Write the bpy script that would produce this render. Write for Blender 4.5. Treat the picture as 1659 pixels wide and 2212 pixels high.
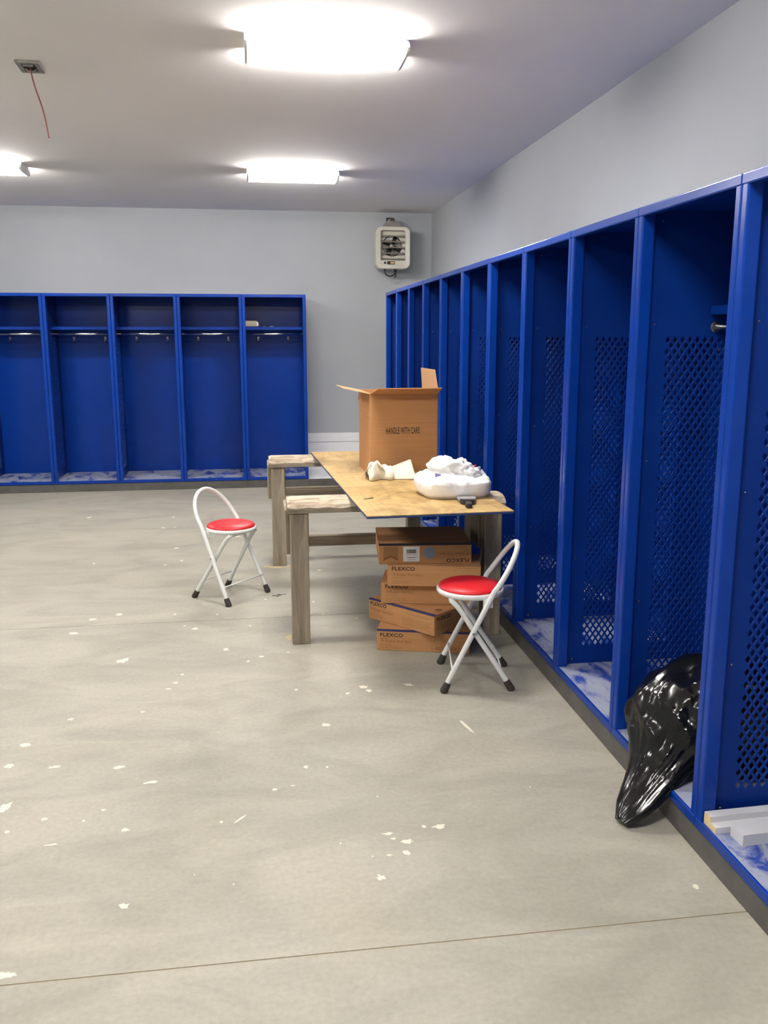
import bpy, bmesh, math, random
from mathutils import Vector, Matrix, noise

# ------------------------------------------------------------------ clear
for o in list(bpy.data.objects):
    bpy.data.objects.remove(o)
SC = bpy.context.scene
COL = SC.collection
random.seed(7)

# ------------------------------------------------------------------ camera
CAM_H, PITCH, YAW, ROLL, FPX = 1.4964, 0.1955, 0.1444, -0.0005, 1906.84
cam = bpy.data.cameras.new('camera')
cam_o = bpy.data.objects.new('camera', cam)
COL.objects.link(cam_o)
fw = Vector((math.sin(YAW) * math.cos(PITCH), math.cos(YAW) * math.cos(PITCH), -math.sin(PITCH)))
rt = Vector((math.cos(YAW), -math.sin(YAW), 0))
up = rt.cross(fw)
rt2 = rt * math.cos(ROLL) + up * math.sin(ROLL)
up2 = up * math.cos(ROLL) - rt * math.sin(ROLL)
M4 = Matrix((rt2, up2, -fw)).transposed().to_4x4()
M4.translation = Vector((0, 0, CAM_H))
cam_o.matrix_world = M4
cam.sensor_fit = 'HORIZONTAL'
cam.sensor_width = 36.0
cam.lens = FPX / 1659.0 * 36.0
cam.clip_start = 0.05
SC.camera = cam_o

# ------------------------------------------------------------------ world, exposure
w = bpy.data.worlds.new('world')
w.use_nodes = True
w.node_tree.nodes['Background'].inputs[0].default_value = (0.5, 0.52, 0.55, 1)
w.node_tree.nodes['Background'].inputs[1].default_value = 0.05
SC.world = w
SC.view_settings.view_transform = 'Standard'
SC.view_settings.look = 'None'
SC.view_settings.gamma = 1.0
SC.view_settings.use_curve_mapping = False
SC.view_settings.exposure = 1.22
try:
    SC.cycles.max_bounces = 7
    SC.cycles.diffuse_bounces = 6
    SC.cycles.glossy_bounces = 3
except Exception:
    pass
LENS_STRENGTH = 19.0
LENS_SIDE_STRENGTH = 52.0
LENS_COLOR = (1.0, 0.965, 0.915)

# ------------------------------------------------------------------ room measures (metres)
H_CEIL = 2.777
X_WALL, Y_WALL = 1.905, 9.583          # side wall with lockers, end wall
X_LEFT, Y_REAR = -3.6, -1.1
XR, YF = 1.2514, 8.930                 # front planes of the locker rows
PL = 0.0776                            # plinth height
LH, LD = 1.83, 0.615                   # locker height and depth
RW, R_END = 0.625, 8.475               # side-row locker width, far end
BW, B_END = 0.6216, 0.5216             # end-row locker width, right end

# ------------------------------------------------------------------ colour + material helpers
def srgb(r, g, b):
    def f(c):
        c /= 255.0
        return c / 12.92 if c <= 0.04045 else ((c + 0.055) / 1.055) ** 2.4
    return (f(r), f(g), f(b), 1.0)

class Mat:
    def __init__(self, name, color=(0.5, 0.5, 0.5, 1), rough=0.5, metal=0.0, spec=0.5):
        self.m = bpy.data.materials.new(name)
        self.m.use_nodes = True
        self.nt = self.m.node_tree
        self.b = self.nt.nodes['Principled BSDF']
        self.b.inputs['Base Color'].default_value = color
        self.b.inputs['Roughness'].default_value = rough
        self.b.inputs['Metallic'].default_value = metal
        self.b.inputs['Specular IOR Level'].default_value = spec
    def n(self, t, **kw):
        nd = self.nt.nodes.new(t)
        for k, v in kw.items():
            setattr(nd, k, v)
        return nd
    def l(self, a, b):
        self.nt.links.new(a, b)
    def coords(self, kind='Object', scale=(1, 1, 1)):
        if kind == 'World':
            src = self.n('ShaderNodeNewGeometry').outputs['Position']
        else:
            src = self.n('ShaderNodeTexCoord').outputs[kind]
        mp = self.n('ShaderNodeMapping')
        mp.inputs['Scale'].default_value = scale
        self.l(src, mp.inputs['Vector'])
        return mp.outputs[0]
    def noise(self, vec, scale, detail=4, rough=0.55, dist=0.0):
        t = self.n('ShaderNodeTexNoise')
        t.inputs['Scale'].default_value = scale
        t.inputs['Detail'].default_value = detail
        t.inputs['Roughness'].default_value = rough
        t.inputs['Distortion'].default_value = dist
        self.l(vec, t.inputs['Vector'])
        return t.outputs['Fac']
    def ramp(self, fac, stops):
        r = self.n('ShaderNodeValToRGB')
        els = r.color_ramp.elements
        while len(els) > 1:
            els.remove(els[-1])
        els[0].position, els[0].color = stops[0]
        for p, c in stops[1:]:
            e = els.new(p)
            e.color = c
        self.l(fac, r.inputs[0])
        return r.outputs[0]
    def mix(self, fac, a, b, blend='MIX'):
        mx = self.n('ShaderNodeMix', data_type='RGBA', blend_type=blend)
        for sock, v in ((mx.inputs[0], fac), (mx.inputs[6], a), (mx.inputs[7], b)):
            if hasattr(v, 'is_linked'):
                self.l(v, sock)
            else:
                sock.default_value = v
        return mx.outputs[2]
    def color(self, sock):
        self.l(sock, self.b.inputs['Base Color'])
    def bump(self, fac, strength=0.2, dist=0.002):
        bp = self.n('ShaderNodeBump')
        bp.inputs['Strength'].default_value = strength
        bp.inputs['Distance'].default_value = dist
        self.l(fac, bp.inputs['Height'])
        self.l(bp.outputs[0], self.b.inputs['Normal'])

G = lambda v: (v, v, v, 1)

def make_materials():
    D = {}
    # concrete
    m = Mat('concrete', rough=0.55, spec=0.35)
    wv = m.coords('World')
    wv2 = m.coords('World', (1.0, 2.2, 1.0))
    base = m.ramp(m.noise(wv2, 0.9, 6, 0.6, 0.6), [(0.25, srgb(155, 151, 139)), (0.5, srgb(166, 162, 149)), (0.75, srgb(176, 170, 156))])
    scuff = m.ramp(m.noise(m.coords('World', (1.0, 1.9, 1.0)), 1.9, 5, 0.6, 1.1), [(0.34, srgb(196, 195, 192)), (0.6, G(1.0))])
    c = m.mix(0.38, base, scuff, 'MULTIPLY')
    warm = m.ramp(m.noise(wv, 0.7, 3, 0.5), [(0.55, G(0)), (0.75, G(1))])
    c = m.mix(m.mix(1.0, warm, G(0.22), 'MULTIPLY'), c, srgb(186, 170, 134))
    fine = m.ramp(m.noise(wv, 60, 3, 0.6), [(0.3, srgb(240, 240, 240)), (0.7, G(1.0))])
    c = m.mix(1.0, c, fine, 'MULTIPLY')
    m.color(c)
    m.bump(m.noise(wv, 26, 5, 0.6), 0.05, 0.002)
    D['concrete'] = m.m
    m = Mat('joint_filler', srgb(136, 122, 100), 0.9); D['joint'] = m.m
    # painted wall / ceiling
    m = Mat('grey_wall_paint', rough=0.75, spec=0.25)
    v = m.coords('World')
    m.color(m.ramp(m.noise(v, 1.2, 4, 0.5), [(0.3, srgb(168, 172, 176)), (0.7, srgb(175, 178, 181))]))
    m.bump(m.noise(v, 180, 3, 0.6), 0.08, 0.001)
    D['wall'] = m.m
    m = Mat('ceiling_paint', rough=0.85, spec=0.2)
    v = m.coords('World')
    m.color(m.ramp(m.noise(v, 1.0, 3, 0.5), [(0.3, srgb(226, 223, 222)), (0.7, srgb(231, 228, 227))]))
    m.bump(m.noise(v, 140, 3, 0.7), 0.15, 0.001)
    D['ceiling'] = m.m
    m = Mat('white_board', rough=0.5)
    v = m.coords('World')
    m.color(m.ramp(m.noise(v, 4, 4, 0.6), [(0.3, srgb(232, 232, 234)), (0.7, srgb(240, 240, 240))]))
    D['white_board'] = m.m
    m = Mat('dark_rubber_base', rough=0.6)
    v = m.coords('World')
    m.color(m.ramp(m.noise(v, 9, 4, 0.6), [(0.3, srgb(74, 72, 70)), (0.7, srgb(92, 89, 85))]))
    D['rubber_base'] = m.m
    # blue enamel
    m = Mat('blue_enamel', rough=0.22, spec=0.22)
    v = m.coords('World')
    m.color(m.ramp(m.noise(v, 7, 4, 0.6), [(0.3, srgb(7, 50, 136)), (0.7, srgb(9, 54, 144))]))
    m.bump(m.noise(v, 220, 2, 0.5), 0.05, 0.0006)
    D['blue'] = m.m
    m = Mat('blue_enamel_shaded', rough=0.40, spec=0.16)  # same blue paint, colour darkened for the shade inside the lockers
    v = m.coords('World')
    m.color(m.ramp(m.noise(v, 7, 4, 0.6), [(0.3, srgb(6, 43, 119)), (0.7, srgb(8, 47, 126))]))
    D['blue_shaded'] = m.m
    # locker floor: blue enamel with grey plaster dust
    m = Mat('dusty_blue_enamel', rough=0.6, spec=0.35)
    v = m.coords('World', (2.2, 1.0, 1.0))
    n1 = m.noise(v, 3.6, 8, 0.62, 0.8)
    f = m.ramp(n1, [(0.40, G(0.03)), (0.50, G(0.8)), (0.8, G(0.97))])
    n2 = m.ramp(m.noise(m.coords('World', (6, 1.2, 1)), 5, 5, 0.7, 2.0), [(0.56, G(0)), (0.66, G(0.45))])
    f2 = m.mix(1.0, f, n2, 'SUBTRACT')
    m.color(m.mix(f2, srgb(18, 56, 142), srgb(160, 164, 176)))
    D['blue_dust'] = m.m
    m = Mat('chrome', srgb(225, 225, 228), 0.18, 1.0); D['chrome'] = m.m
    m = Mat('zinc', srgb(150, 150, 150), 0.35, 1.0); D['zinc'] = m.m
    # old lumber
    m = Mat('weathered_lumber', rough=0.8, spec=0.2)
    tc = m.coords('Object', (9, 9, 0.75))
    g1 = m.noise(tc, 2.4, 7, 0.62, 1.4)
    c = m.ramp(g1, [(0.30, srgb(112, 102, 88)), (0.45, srgb(142, 131, 114)), (0.6, srgb(164, 153, 135)), (0.78, srgb(134, 122, 104))])
    g2 = m.noise(m.coords('Object', (60, 60, 2.0)), 3.0, 4, 0.6)
    c = m.mix(0.5, c, m.ramp(g2, [(0.3, srgb(190, 188, 184)), (0.7, G(1))]), 'MULTIPLY')
    m.color(c)
    m.bump(g2, 0.35, 0.003)
    D['lumber'] = m.m
    m = Mat('weathered_lumber_lengthwise', rough=0.8, spec=0.2)
    g1 = m.noise(m.coords('Object', (0.8, 9, 9)), 2.4, 7, 0.62, 1.4)
    c = m.ramp(g1, [(0.30, srgb(108, 98, 84)), (0.45, srgb(136, 125, 108)), (0.6, srgb(158, 146, 128)), (0.78, srgb(128, 116, 98))])
    g2 = m.noise(m.coords('Object', (2.0, 60, 60)), 3.0, 4, 0.6)
    m.color(m.mix(0.5, c, m.ramp(g2, [(0.3, srgb(190, 188, 184)), (0.7, G(1))]), 'MULTIPLY'))
    m.bump(g2, 0.35, 0.003)
    D['lumber_x'] = m.m
    m = Mat('chewed_beam_top', rough=0.85, spec=0.2)
    g1 = m.noise(m.coords('Object', (3.5, 14, 14)), 2.2, 8, 0.68, 0.8)
    m.color(m.ramp(g1, [(0.28, srgb(104, 88, 72)), (0.42, srgb(168, 150, 130)), (0.56, srgb(204, 190, 168)), (0.74, srgb(182, 160, 150))]))
    m.bump(g1, 0.7, 0.006)
    D['beam_top'] = m.m
    # plywood
    m = Mat('plywood', rough=0.65, spec=0.3)
    g = m.noise(m.coords('Object', (7, 0.8, 1)), 2.2, 6, 0.6, 1.2)
    c = m.ramp(g, [(0.25, srgb(168, 138, 88)), (0.5, srgb(186, 156, 104)), (0.75, srgb(194, 167, 116))])
    st = m.ramp(m.noise(m.coords('Object', (1, 1, 1)), 3.2, 5, 0.65, 0.7), [(0.3, srgb(176, 160, 132)), (0.52, G(1))])
    m.color(m.mix(0.9, c, st, 'MULTIPLY'))
    D['ply'] = m.m
    m = Mat('blue_painted_ply', srgb(40, 62, 108), 0.6); D['ply_blue'] = m.m
    m = Mat('pencil', srgb(92, 74, 52), 0.8); D['pencil'] = m.m
    # cardboard
    m = Mat('cardboard', rough=0.8, spec=0.2)
    g = m.noise(m.coords('Object', (1, 1, 60)), 2.0, 4, 0.6)
    m.color(m.ramp(g, [(0.3, srgb(176, 128, 84)), (0.7, srgb(186, 138, 94))]))
    D['card'] = m.m
    m = Mat('cardboard_inside', srgb(192, 152, 112), 0.85); D['card_in'] = m.m
    m = Mat('print_black', srgb(52, 38, 30), 0.75); D['ink'] = m.m
    m = Mat('print_brown', srgb(128, 84, 50), 0.8); D['ink_brown'] = m.m
    m = Mat('print_blue', srgb(48, 50, 96), 0.75); D['ink_blue'] = m.m
    m = Mat('print_dark_blue', srgb(38, 34, 48), 0.75); D['ink_navy'] = m.m
    m = Mat('print_grey_blue', srgb(126, 134, 150), 0.7); D['ink_grey'] = m.m
    m = Mat('print_tan', srgb(150, 108, 66), 0.8); D['ink_tan'] = m.m
    m = Mat('label_paper', srgb(222, 220, 216), 0.6); D['paper'] = m.m
    # chair
    m = Mat('white_enamel', srgb(218, 220, 218), 0.3); D['white_enamel'] = m.m
    m = Mat('red_vinyl', srgb(206, 26, 36), 0.42)
    m.bump(m.noise(m.coords('Object'), 260, 3, 0.6), 0.12, 0.001)
    D['red'] = m.m
    m = Mat('dark_rubber', srgb(52, 46, 40), 0.7); D['rubber'] = m.m
    # bags, cloth
    m = Mat('black_plastic', srgb(15, 15, 15), 0.17, 0.0, 0.42)
    v = m.coords('Object')
    vo = m.n('ShaderNodeTexVoronoi', feature='DISTANCE_TO_EDGE')
    vo.inputs['Scale'].default_value = 9
    wn = m.n('ShaderNodeTexNoise'); wn.inputs['Scale'].default_value = 5; m.l(v, wn.inputs['Vector'])
    ad = m.n('ShaderNodeVectorMath', operation='ADD'); m.l(v, ad.inputs[0])
    sc = m.n('ShaderNodeVectorMath', operation='SCALE'); sc.inputs['Scale'].default_value = 0.15
    m.l(wn.outputs['Color'], sc.inputs[0]); m.l(sc.outputs[0], ad.inputs[1]); m.l(ad.outputs[0], vo.inputs['Vector'])
    m.bump(vo.outputs['Distance'], 0.22, 0.010)
    D['black_plastic'] = m.m
    m = Mat('white_plastic', srgb(244, 243, 242), 0.35)
    m.bump(m.noise(m.coords('Object'), 34, 6, 0.65, 1.5), 0.35, 0.006)
    D['white_plastic'] = m.m
    m = Mat('canvas_cloth', srgb(222, 214, 196), 0.9)
    m.bump(m.noise(m.coords('Object'), 60, 4, 0.6), 0.2, 0.002)
    D['canvas'] = m.m
    m = Mat('purple_print', srgb(72, 52, 130), 0.5); D['purple'] = m.m
    m = Mat('red_print', srgb(160, 44, 40), 0.5); D['red_print'] = m.m
    # heater
    m = Mat('heater_enamel', rough=0.35)
    m.color(m.ramp(m.noise(m.coords('Object'), 6, 3, 0.6), [(0.3, srgb(196, 192, 178)), (0.7, srgb(214, 210, 196))]))
    D['heater'] = m.m
    m = Mat('heater_louvre', srgb(168, 162, 148), 0.35, 0.2); D['louvre'] = m.m
    m = Mat('dark_metal', srgb(66, 64, 62), 0.45, 0.4); D['dark_metal'] = m.m
    m = Mat('fan_metal', srgb(178, 178, 178), 0.3, 0.5); D['fan'] = m.m
    m = Mat('black_cord', srgb(36, 34, 34), 0.6); D['cord'] = m.m
    m = Mat('ochre_print', srgb(206, 164, 92), 0.6); D['ochre'] = m.m
    # ceiling bits
    m = Mat('galvanised', rough=0.45, metal=0.4)
    m.color(m.ramp(m.noise(m.coords('Object'), 40, 3, 0.6), [(0.3, srgb(120, 115, 108)), (0.7, srgb(150, 145, 138))]))
    D['galv'] = m.m
    m = Mat('dark_box_shade', srgb(60, 52, 50), 0.9); D['box_shade'] = m.m
    m = Mat('red_wire', srgb(120, 66, 58), 0.5); D['wire'] = m.m
    m = Mat('fixture_white', srgb(226, 224, 220), 0.5); D['fixture'] = m.m
    m = Mat('lit_lens', (0.9, 0.9, 0.88, 1), 0.5)
    m.b.inputs['Emission Color'].default_value = (*LENS_COLOR, 1)
    m.b.inputs['Emission Strength'].default_value = LENS_STRENGTH
    D['lens'] = m.m
    m = Mat('lit_lens_side', (0.9, 0.9, 0.88, 1), 0.5)      # lens sides set brighter than the bottom to lift walls and ceiling
    m.b.inputs['Emission Color'].default_value = (*LENS_COLOR, 1)
    m.b.inputs['Emission Strength'].default_value = LENS_SIDE_STRENGTH
    D['lens_side'] = m.m
    # floor marks
    m = Mat('plaster_splat', srgb(216, 210, 194), 0.8); D["splat"] = m.m
    m = Mat('sawdust', srgb(196, 178, 140), 0.9); D['sawdust'] = m.m
    m = Mat('dark_debris', srgb(72, 66, 58), 0.9); D['debris'] = m.m
    m = Mat('white_pvc', srgb(206, 206, 208), 0.45); D['pvc'] = m.m
    m = Mat('pvc_cut_end', srgb(216, 192, 146), 0.8); D['pvc_end'] = m.m
    m = Mat('grey_plastic', srgb(150, 150, 148), 0.45); D['grey_plastic'] = m.m
    m = Mat('black_plastic_handle', srgb(44, 42, 44), 0.5); D['handle'] = m.m
    m = Mat('pale_package', srgb(176, 164, 142), 0.6); D['package'] = m.m
    return D

MT = make_materials()

# ------------------------------------------------------------------ object helpers
def link(name, me, mat=None, parent=None, loc=None, rot=None, smooth=False):
    o = bpy.data.objects.new(name, me)
    COL.objects.link(o)
    if mat is not None:
        me.materials.clear()
        me.materials.append(MT[mat])
    if smooth:
        me.polygons.foreach_set('use_smooth', [True] * len(me.polygons))
        me.update()
    if parent is not None:
        o.parent = parent
    if loc is not None:
        o.location = loc
    if rot is not None:
        o.rotation_euler = rot
    return o

def tag(o, label, cat=None, group=None, kind=None):
    o['label'] = label
    if cat: o['category'] = cat
    if group: o['group'] = group
    if kind: o['kind'] = kind
    return o

def thing(name, label, cat, loc=(0, 0, 0), rz=0.0, group=None):
    o = bpy.data.objects.new(name, None)
    o.empty_display_size = 0.1
    COL.objects.link(o)
    o.location = loc
    o.rotation_euler = (0, 0, rz)
    return tag(o, label, cat, group)

def me_from(verts, faces, name='mesh'):
    me = bpy.data.meshes.new(name)
    me.from_pydata([tuple(v) for v in verts], [], faces)
    me.update()
    return me

def bm_mesh(bm, name='mesh'):
    bmesh.ops.recalc_face_normals(bm, faces=bm.faces)
    me = bpy.data.meshes.new(name)
    bm.to_mesh(me)
    bm.free()
    return me

def boxes(lst, bevel=0.0, seg=2):
    """list of (x0,y0,z0,x1,y1,z1) -> one mesh"""
    bm = bmesh.new()
    for (x0, y0, z0, x1, y1, z1) in lst:
        vs = [bm.verts.new(c) for c in ((x0, y0, z0), (x1, y0, z0), (x1, y1, z0), (x0, y1, z0), (x0, y0, z1), (x1, y0, z1), (x1, y1, z1), (x0, y1, z1))]
        for f in ((0, 3, 2, 1), (4, 5, 6, 7), (0, 1, 5, 4), (1, 2, 6, 5), (2, 3, 7, 6), (3, 0, 4, 7)):
            bm.faces.new([vs[i] for i in f])
    if bevel > 0:
        bmesh.ops.bevel(bm, geom=list(bm.edges), offset=bevel, segments=seg, affect='EDGES', profile=0.5)
    return bm_mesh(bm)

def box(x0, y0, z0, x1, y1, z1, bevel=0.0, seg=2):
    return boxes([(x0, y0, z0, x1, y1, z1)], bevel, seg)

def prism(poly, axis, a0, a1, bevel=0.0):
    """extrude 2D polygon along an axis: axis 'x' -> poly is (y,z), 'y' -> (x,z), 'z' -> (x,y)"""
    bm = bmesh.new()
    def pt(p, a):
        return {'x': (a, p[0], p[1]), 'y': (p[0], a, p[1]), 'z': (p[0], p[1], a)}[axis]
    A = [bm.verts.new(pt(p, a0)) for p in poly]
    B = [bm.verts.new(pt(p, a1)) for p in poly]
    n = len(poly)
    bm.faces.new(A); bm.faces.new(B[::-1])
    for i in range(n):
        bm.faces.new((A[i], A[(i + 1) % n], B[(i + 1) % n], B[i]))
    if bevel > 0:
        bmesh.ops.bevel(bm, geom=list(bm.edges), offset=bevel, segments=2, affect='EDGES')
    return bm_mesh(bm)

def tube(path, r, seg=12, closed=False, cap=True):
    P = [Vector(p) for p in path]
    n = len(P)
    rad = r if isinstance(r, (list, tuple)) else [r] * n
    T = []
    for i in range(n):
        a = P[i - 1] if (i > 0 or closed) else P[i]
        b = P[(i + 1) % n] if (i < n - 1 or closed) else P[i]
        T.append((b - a).normalized())
    ref = Vector((0, 0, 1)) if abs(T[0].z) < 0.9 else Vector((1, 0, 0))
    N = (ref - T[0] * ref.dot(T[0])).normalized()
    vs, fs = [], []
    for i in range(n):
        N = (N - T[i] * N.dot(T[i])).normalized()
        B = T[i].cross(N)
        for k in range(seg):
            a = 2 * math.pi * k / seg
            vs.append(P[i] + (N * math.cos(a) + B * math.sin(a)) * rad[i])
    m = n if closed else n - 1
    for i in range(m):
        j = (i + 1) % n
        for k in range(seg):
            k2 = (k + 1) % seg
            fs.append((i * seg + k, i * seg + k2, j * seg + k2, j * seg + k))
    if cap and not closed:
        fs.append(tuple(range(seg))[::-1])
        fs.append(tuple((n - 1) * seg + k for k in range(seg)))
    return me_from(vs, fs)

def lathe(profile, seg=40, axis='z'):
    vs, fs = [], []
    for (r, z) in profile:
        for k in range(seg):
            a = 2 * math.pi * k / seg
            p = (r * math.cos(a), r * math.sin(a), z)
            if axis == 'y':
                p = (p[0], p[2], p[1])
            vs.append(p)
    n = len(profile)
    for i in range(n - 1):
        for k in range(seg):
            k2 = (k + 1) % seg
            fs.append((i * seg + k, i * seg + k2, (i + 1) * seg + k2, (i + 1) * seg + k))
    fs.append(tuple(range(seg))[::-1])
    fs.append(tuple((n - 1) * seg + k for k in range(seg)))
    bm = bmesh.new()
    me = me_from(vs, fs)
    bm.from_mesh(me)
    return bm_mesh(bm)

def rrect(w, h, r, n=6):
    pts = []
    for cx, cz, a0 in ((w / 2 - r, h / 2 - r, 0), (-w / 2 + r, h / 2 - r, 90), (-w / 2 + r, -h / 2 + r, 180), (w / 2 - r, -h / 2 + r, 270)):
        for i in range(n + 1):
            a = math.radians(a0 + 90 * i / n)
            pts.append((cx + r * math.cos(a), cz + r * math.sin(a)))
    return pts

def text_mesh(s, height, width=None, bold=0.0, depth=0.0004):
    """flat lettering in the local XZ plane, facing -y, origin at the left end of its base line"""
    cu = bpy.data.curves.new('lettering', 'FONT')
    cu.body = s
    cu.size = 1.0
    cu.offset = bold
    cu.resolution_u = 3
    cu.extrude = 0.01
    cu.space_character = 1.12
    ob = bpy.data.objects.new('lettering_source', cu)
    COL.objects.link(ob)
    dg = bpy.context.evaluated_depsgraph_get()
    me = bpy.data.meshes.new_from_object(ob.evaluated_get(dg))
    bpy.data.objects.remove(ob)
    xs = [v.co.x for v in me.vertices]; ys = [v.co.y for v in me.vertices]
    x0, x1, y0, y1 = min(xs), max(xs), min(ys), max(ys)
    sy = height / (y1 - y0)
    sx = (width / (x1 - x0)) if width else sy
    for v in me.vertices:
        x, y, z = v.co
        v.co = ((x - x0) * sx, -depth if z > 0 else 0.0004, (y - y0) * sy)
    return me

def wall_piece(name, me, mat, label, cat=None):
    o = link(name, me, mat)
    return tag(o, label, None, None, 'structure')

# ------------------------------------------------------------------ THE SETTING
floor = bpy.data.objects.new('floor', None)
COL.objects.link(floor)
tag(floor, 'scuffed grey concrete floor with thin saw-cut joints', None, None, 'structure')
JG = 0.0022
joints = [Y_REAR, 1.932, 4.64, Y_WALL]
for i in range(3):
    ya = joints[i] + (JG if i > 0 else 0)
    yb = joints[i + 1] - (JG if i < 2 else 0)
    link('slab', box(X_LEFT, ya, -0.12, X_WALL, yb, 0.0), 'concrete', floor)
for yj in joints[1:3]:
    link('joint_filler', box(X_LEFT, yj - JG, -0.12, X_WALL, yj + JG, -0.0012), 'joint', floor)

wall_piece('ceiling', box(X_LEFT - .1, Y_REAR - .1, H_CEIL, X_WALL + .1, Y_WALL + .1, H_CEIL + .1), 'ceiling', 'smooth white painted ceiling')
wall_piece('wall_right', box(X_WALL, Y_REAR - .1, -.12, X_WALL + .1, Y_WALL + .1, H_CEIL), 'wall', 'pale grey side wall above the long locker row')
wall_piece('wall_back', box(X_LEFT - .1, Y_WALL, -.12, X_WALL, Y_WALL + .1, H_CEIL), 'wall', 'pale grey end wall carrying the heater')
wall_piece('wall_left', box(X_LEFT - .1, Y_REAR - .1, -.12, X_LEFT, Y_WALL, H_CEIL), 'wall', 'pale grey wall facing the long locker row')
wall_piece('wall_front', box(X_LEFT, Y_REAR - .1, -.12, X_WALL, Y_REAR, H_CEIL), 'wall', 'pale grey wall opposite the heater wall')

# plinth under the lockers, dark rubber base on its face, white boarding behind
pb = 0.012
wall_piece('trim_1', boxes([(XR + pb, Y_REAR, 0, X_WALL, Y_WALL, PL - .0008), (X_LEFT, YF + pb, 0, XR + pb, Y_WALL, PL - .0008)]), 'white_board', 'low white plinth running under both locker rows')
wall_piece('baseboard_right', box(XR + .002, Y_REAR, 0, XR + pb, YF + pb, PL - .003, 0.0015), 'rubber_base', 'dark grey rubber base strip under the long locker row')
wall_piece('baseboard_back', box(X_LEFT, YF + .002, 0, XR + .002, YF + pb, PL - .003, 0.0015), 'rubber_base', 'dark grey rubber base strip along the heater wall')
wall_piece('trim_2', box(B_END + .004, Y_WALL - .016, PL, X_WALL, Y_WALL, 0.376, .001), 'white_board', 'white board along the foot of the heater wall')
wall_piece('trim_3', box(B_END + .004, Y_WALL - .022, 0.380, X_WALL, Y_WALL, 0.476, .002), 'white_board', 'white cap strip above the white wall board')

# ------------------------------------------------------------------ LOCKERS
def perforated_panel():
    """side panel in the plane x = 0..t; y depth, z height, diamond openings"""
    t = 0.0024
    ya, za, yb, zb = 0.012, 0.0, LD, LH
    pw, ph, nx, nz = 0.0265, 0.039, 15, 34
    hy, hz = 0.112, 0.103
    vs, fs = [], []
    idx = {}
    def V(y, z, s):
        k = (round(y, 5), round(z, 5), s)
        if k not in idx:
            idx[k] = len(vs)
            vs.append((t if s else 0.0, y, z))
        return idx[k]
    def poly(pts):
        fs.append([V(y, z, 1) for y, z in pts])
        fs.append([V(y, z, 0) for y, z in pts][::-1])
    def rhomb(cy, cz):
        o = [(cy - pw / 2, cz), (cy, cz - ph / 2), (cy + pw / 2, cz), (cy, cz + ph / 2)]
        s = 0.66
        i = [(cy + (y - cy) * s, cz + (z - cz) * s) for y, z in o]
        for k in range(4):
            k2 = (k + 1) % 4
            poly([o[k], o[k2], i[k2], i[k]])
            fs.append([V(*i[k], 1), V(*i[k2], 1), V(*i[k2], 0), V(*i[k], 0)])
    for a in range(nx):
        for b in range(nz):
            rhomb(hy + (a + .5) * pw, hz + (b + .5) * ph)
    for a in range(1, nx):
        for b in range(1, nz):
            rhomb(hy + a * pw, hz + b * ph)
    y1, z1 = hy + nx * pw, hz + nz * ph
    for a in range(1, nx):
        y = hy + a * pw
        poly([(y - pw / 2, hz), (y + pw / 2, hz), (y, hz + ph / 2)])
        poly([(y + pw / 2, z1), (y - pw / 2, z1), (y, z1 - ph / 2)])
    for b in range(1, nz):
        z = hz + b * ph
        poly([(hy, z + ph / 2), (hy, z - ph / 2), (hy + pw / 2, z)])
        poly([(y1, z - ph / 2), (y1, z + ph / 2), (y1 - pw / 2, z)])
    for cy, sy in ((hy, 1), (y1, -1)):
        for cz, sz in ((hz, 1), (z1, -1)):
            tri = [(cy, cz), (cy + sy * pw / 2, cz), (cy, cz + sz * ph / 2)]
            poly(tri if sy * sz > 0 else tri[::-1])
    poly([(ya, za), (yb, za), (yb, hz), (ya, hz)])
    poly([(ya, z1), (yb, z1), (yb, zb), (ya, zb)])
    poly([(ya, hz), (hy, hz), (hy, z1), (ya, z1)])
    poly([(y1, hz), (yb, hz), (yb, z1), (y1, z1)])
    for (a, b) in (((ya, za), (ya, zb)), ((yb, zb), (yb, za)), ((ya, zb), (yb, zb)), ((yb, za), (ya, za))):
        fs.append([V(*a, 0), V(*a, 1), V(*b, 1), V(*b, 0)])
    return me_from(vs, fs)

SIDE = perforated_panel()
_bolt = lathe([(0.0001, -.0005), (0.0052, -.0005), (0.0050, .002), (0.0035, .0036), (0.0001, .0040)], 12)

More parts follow.
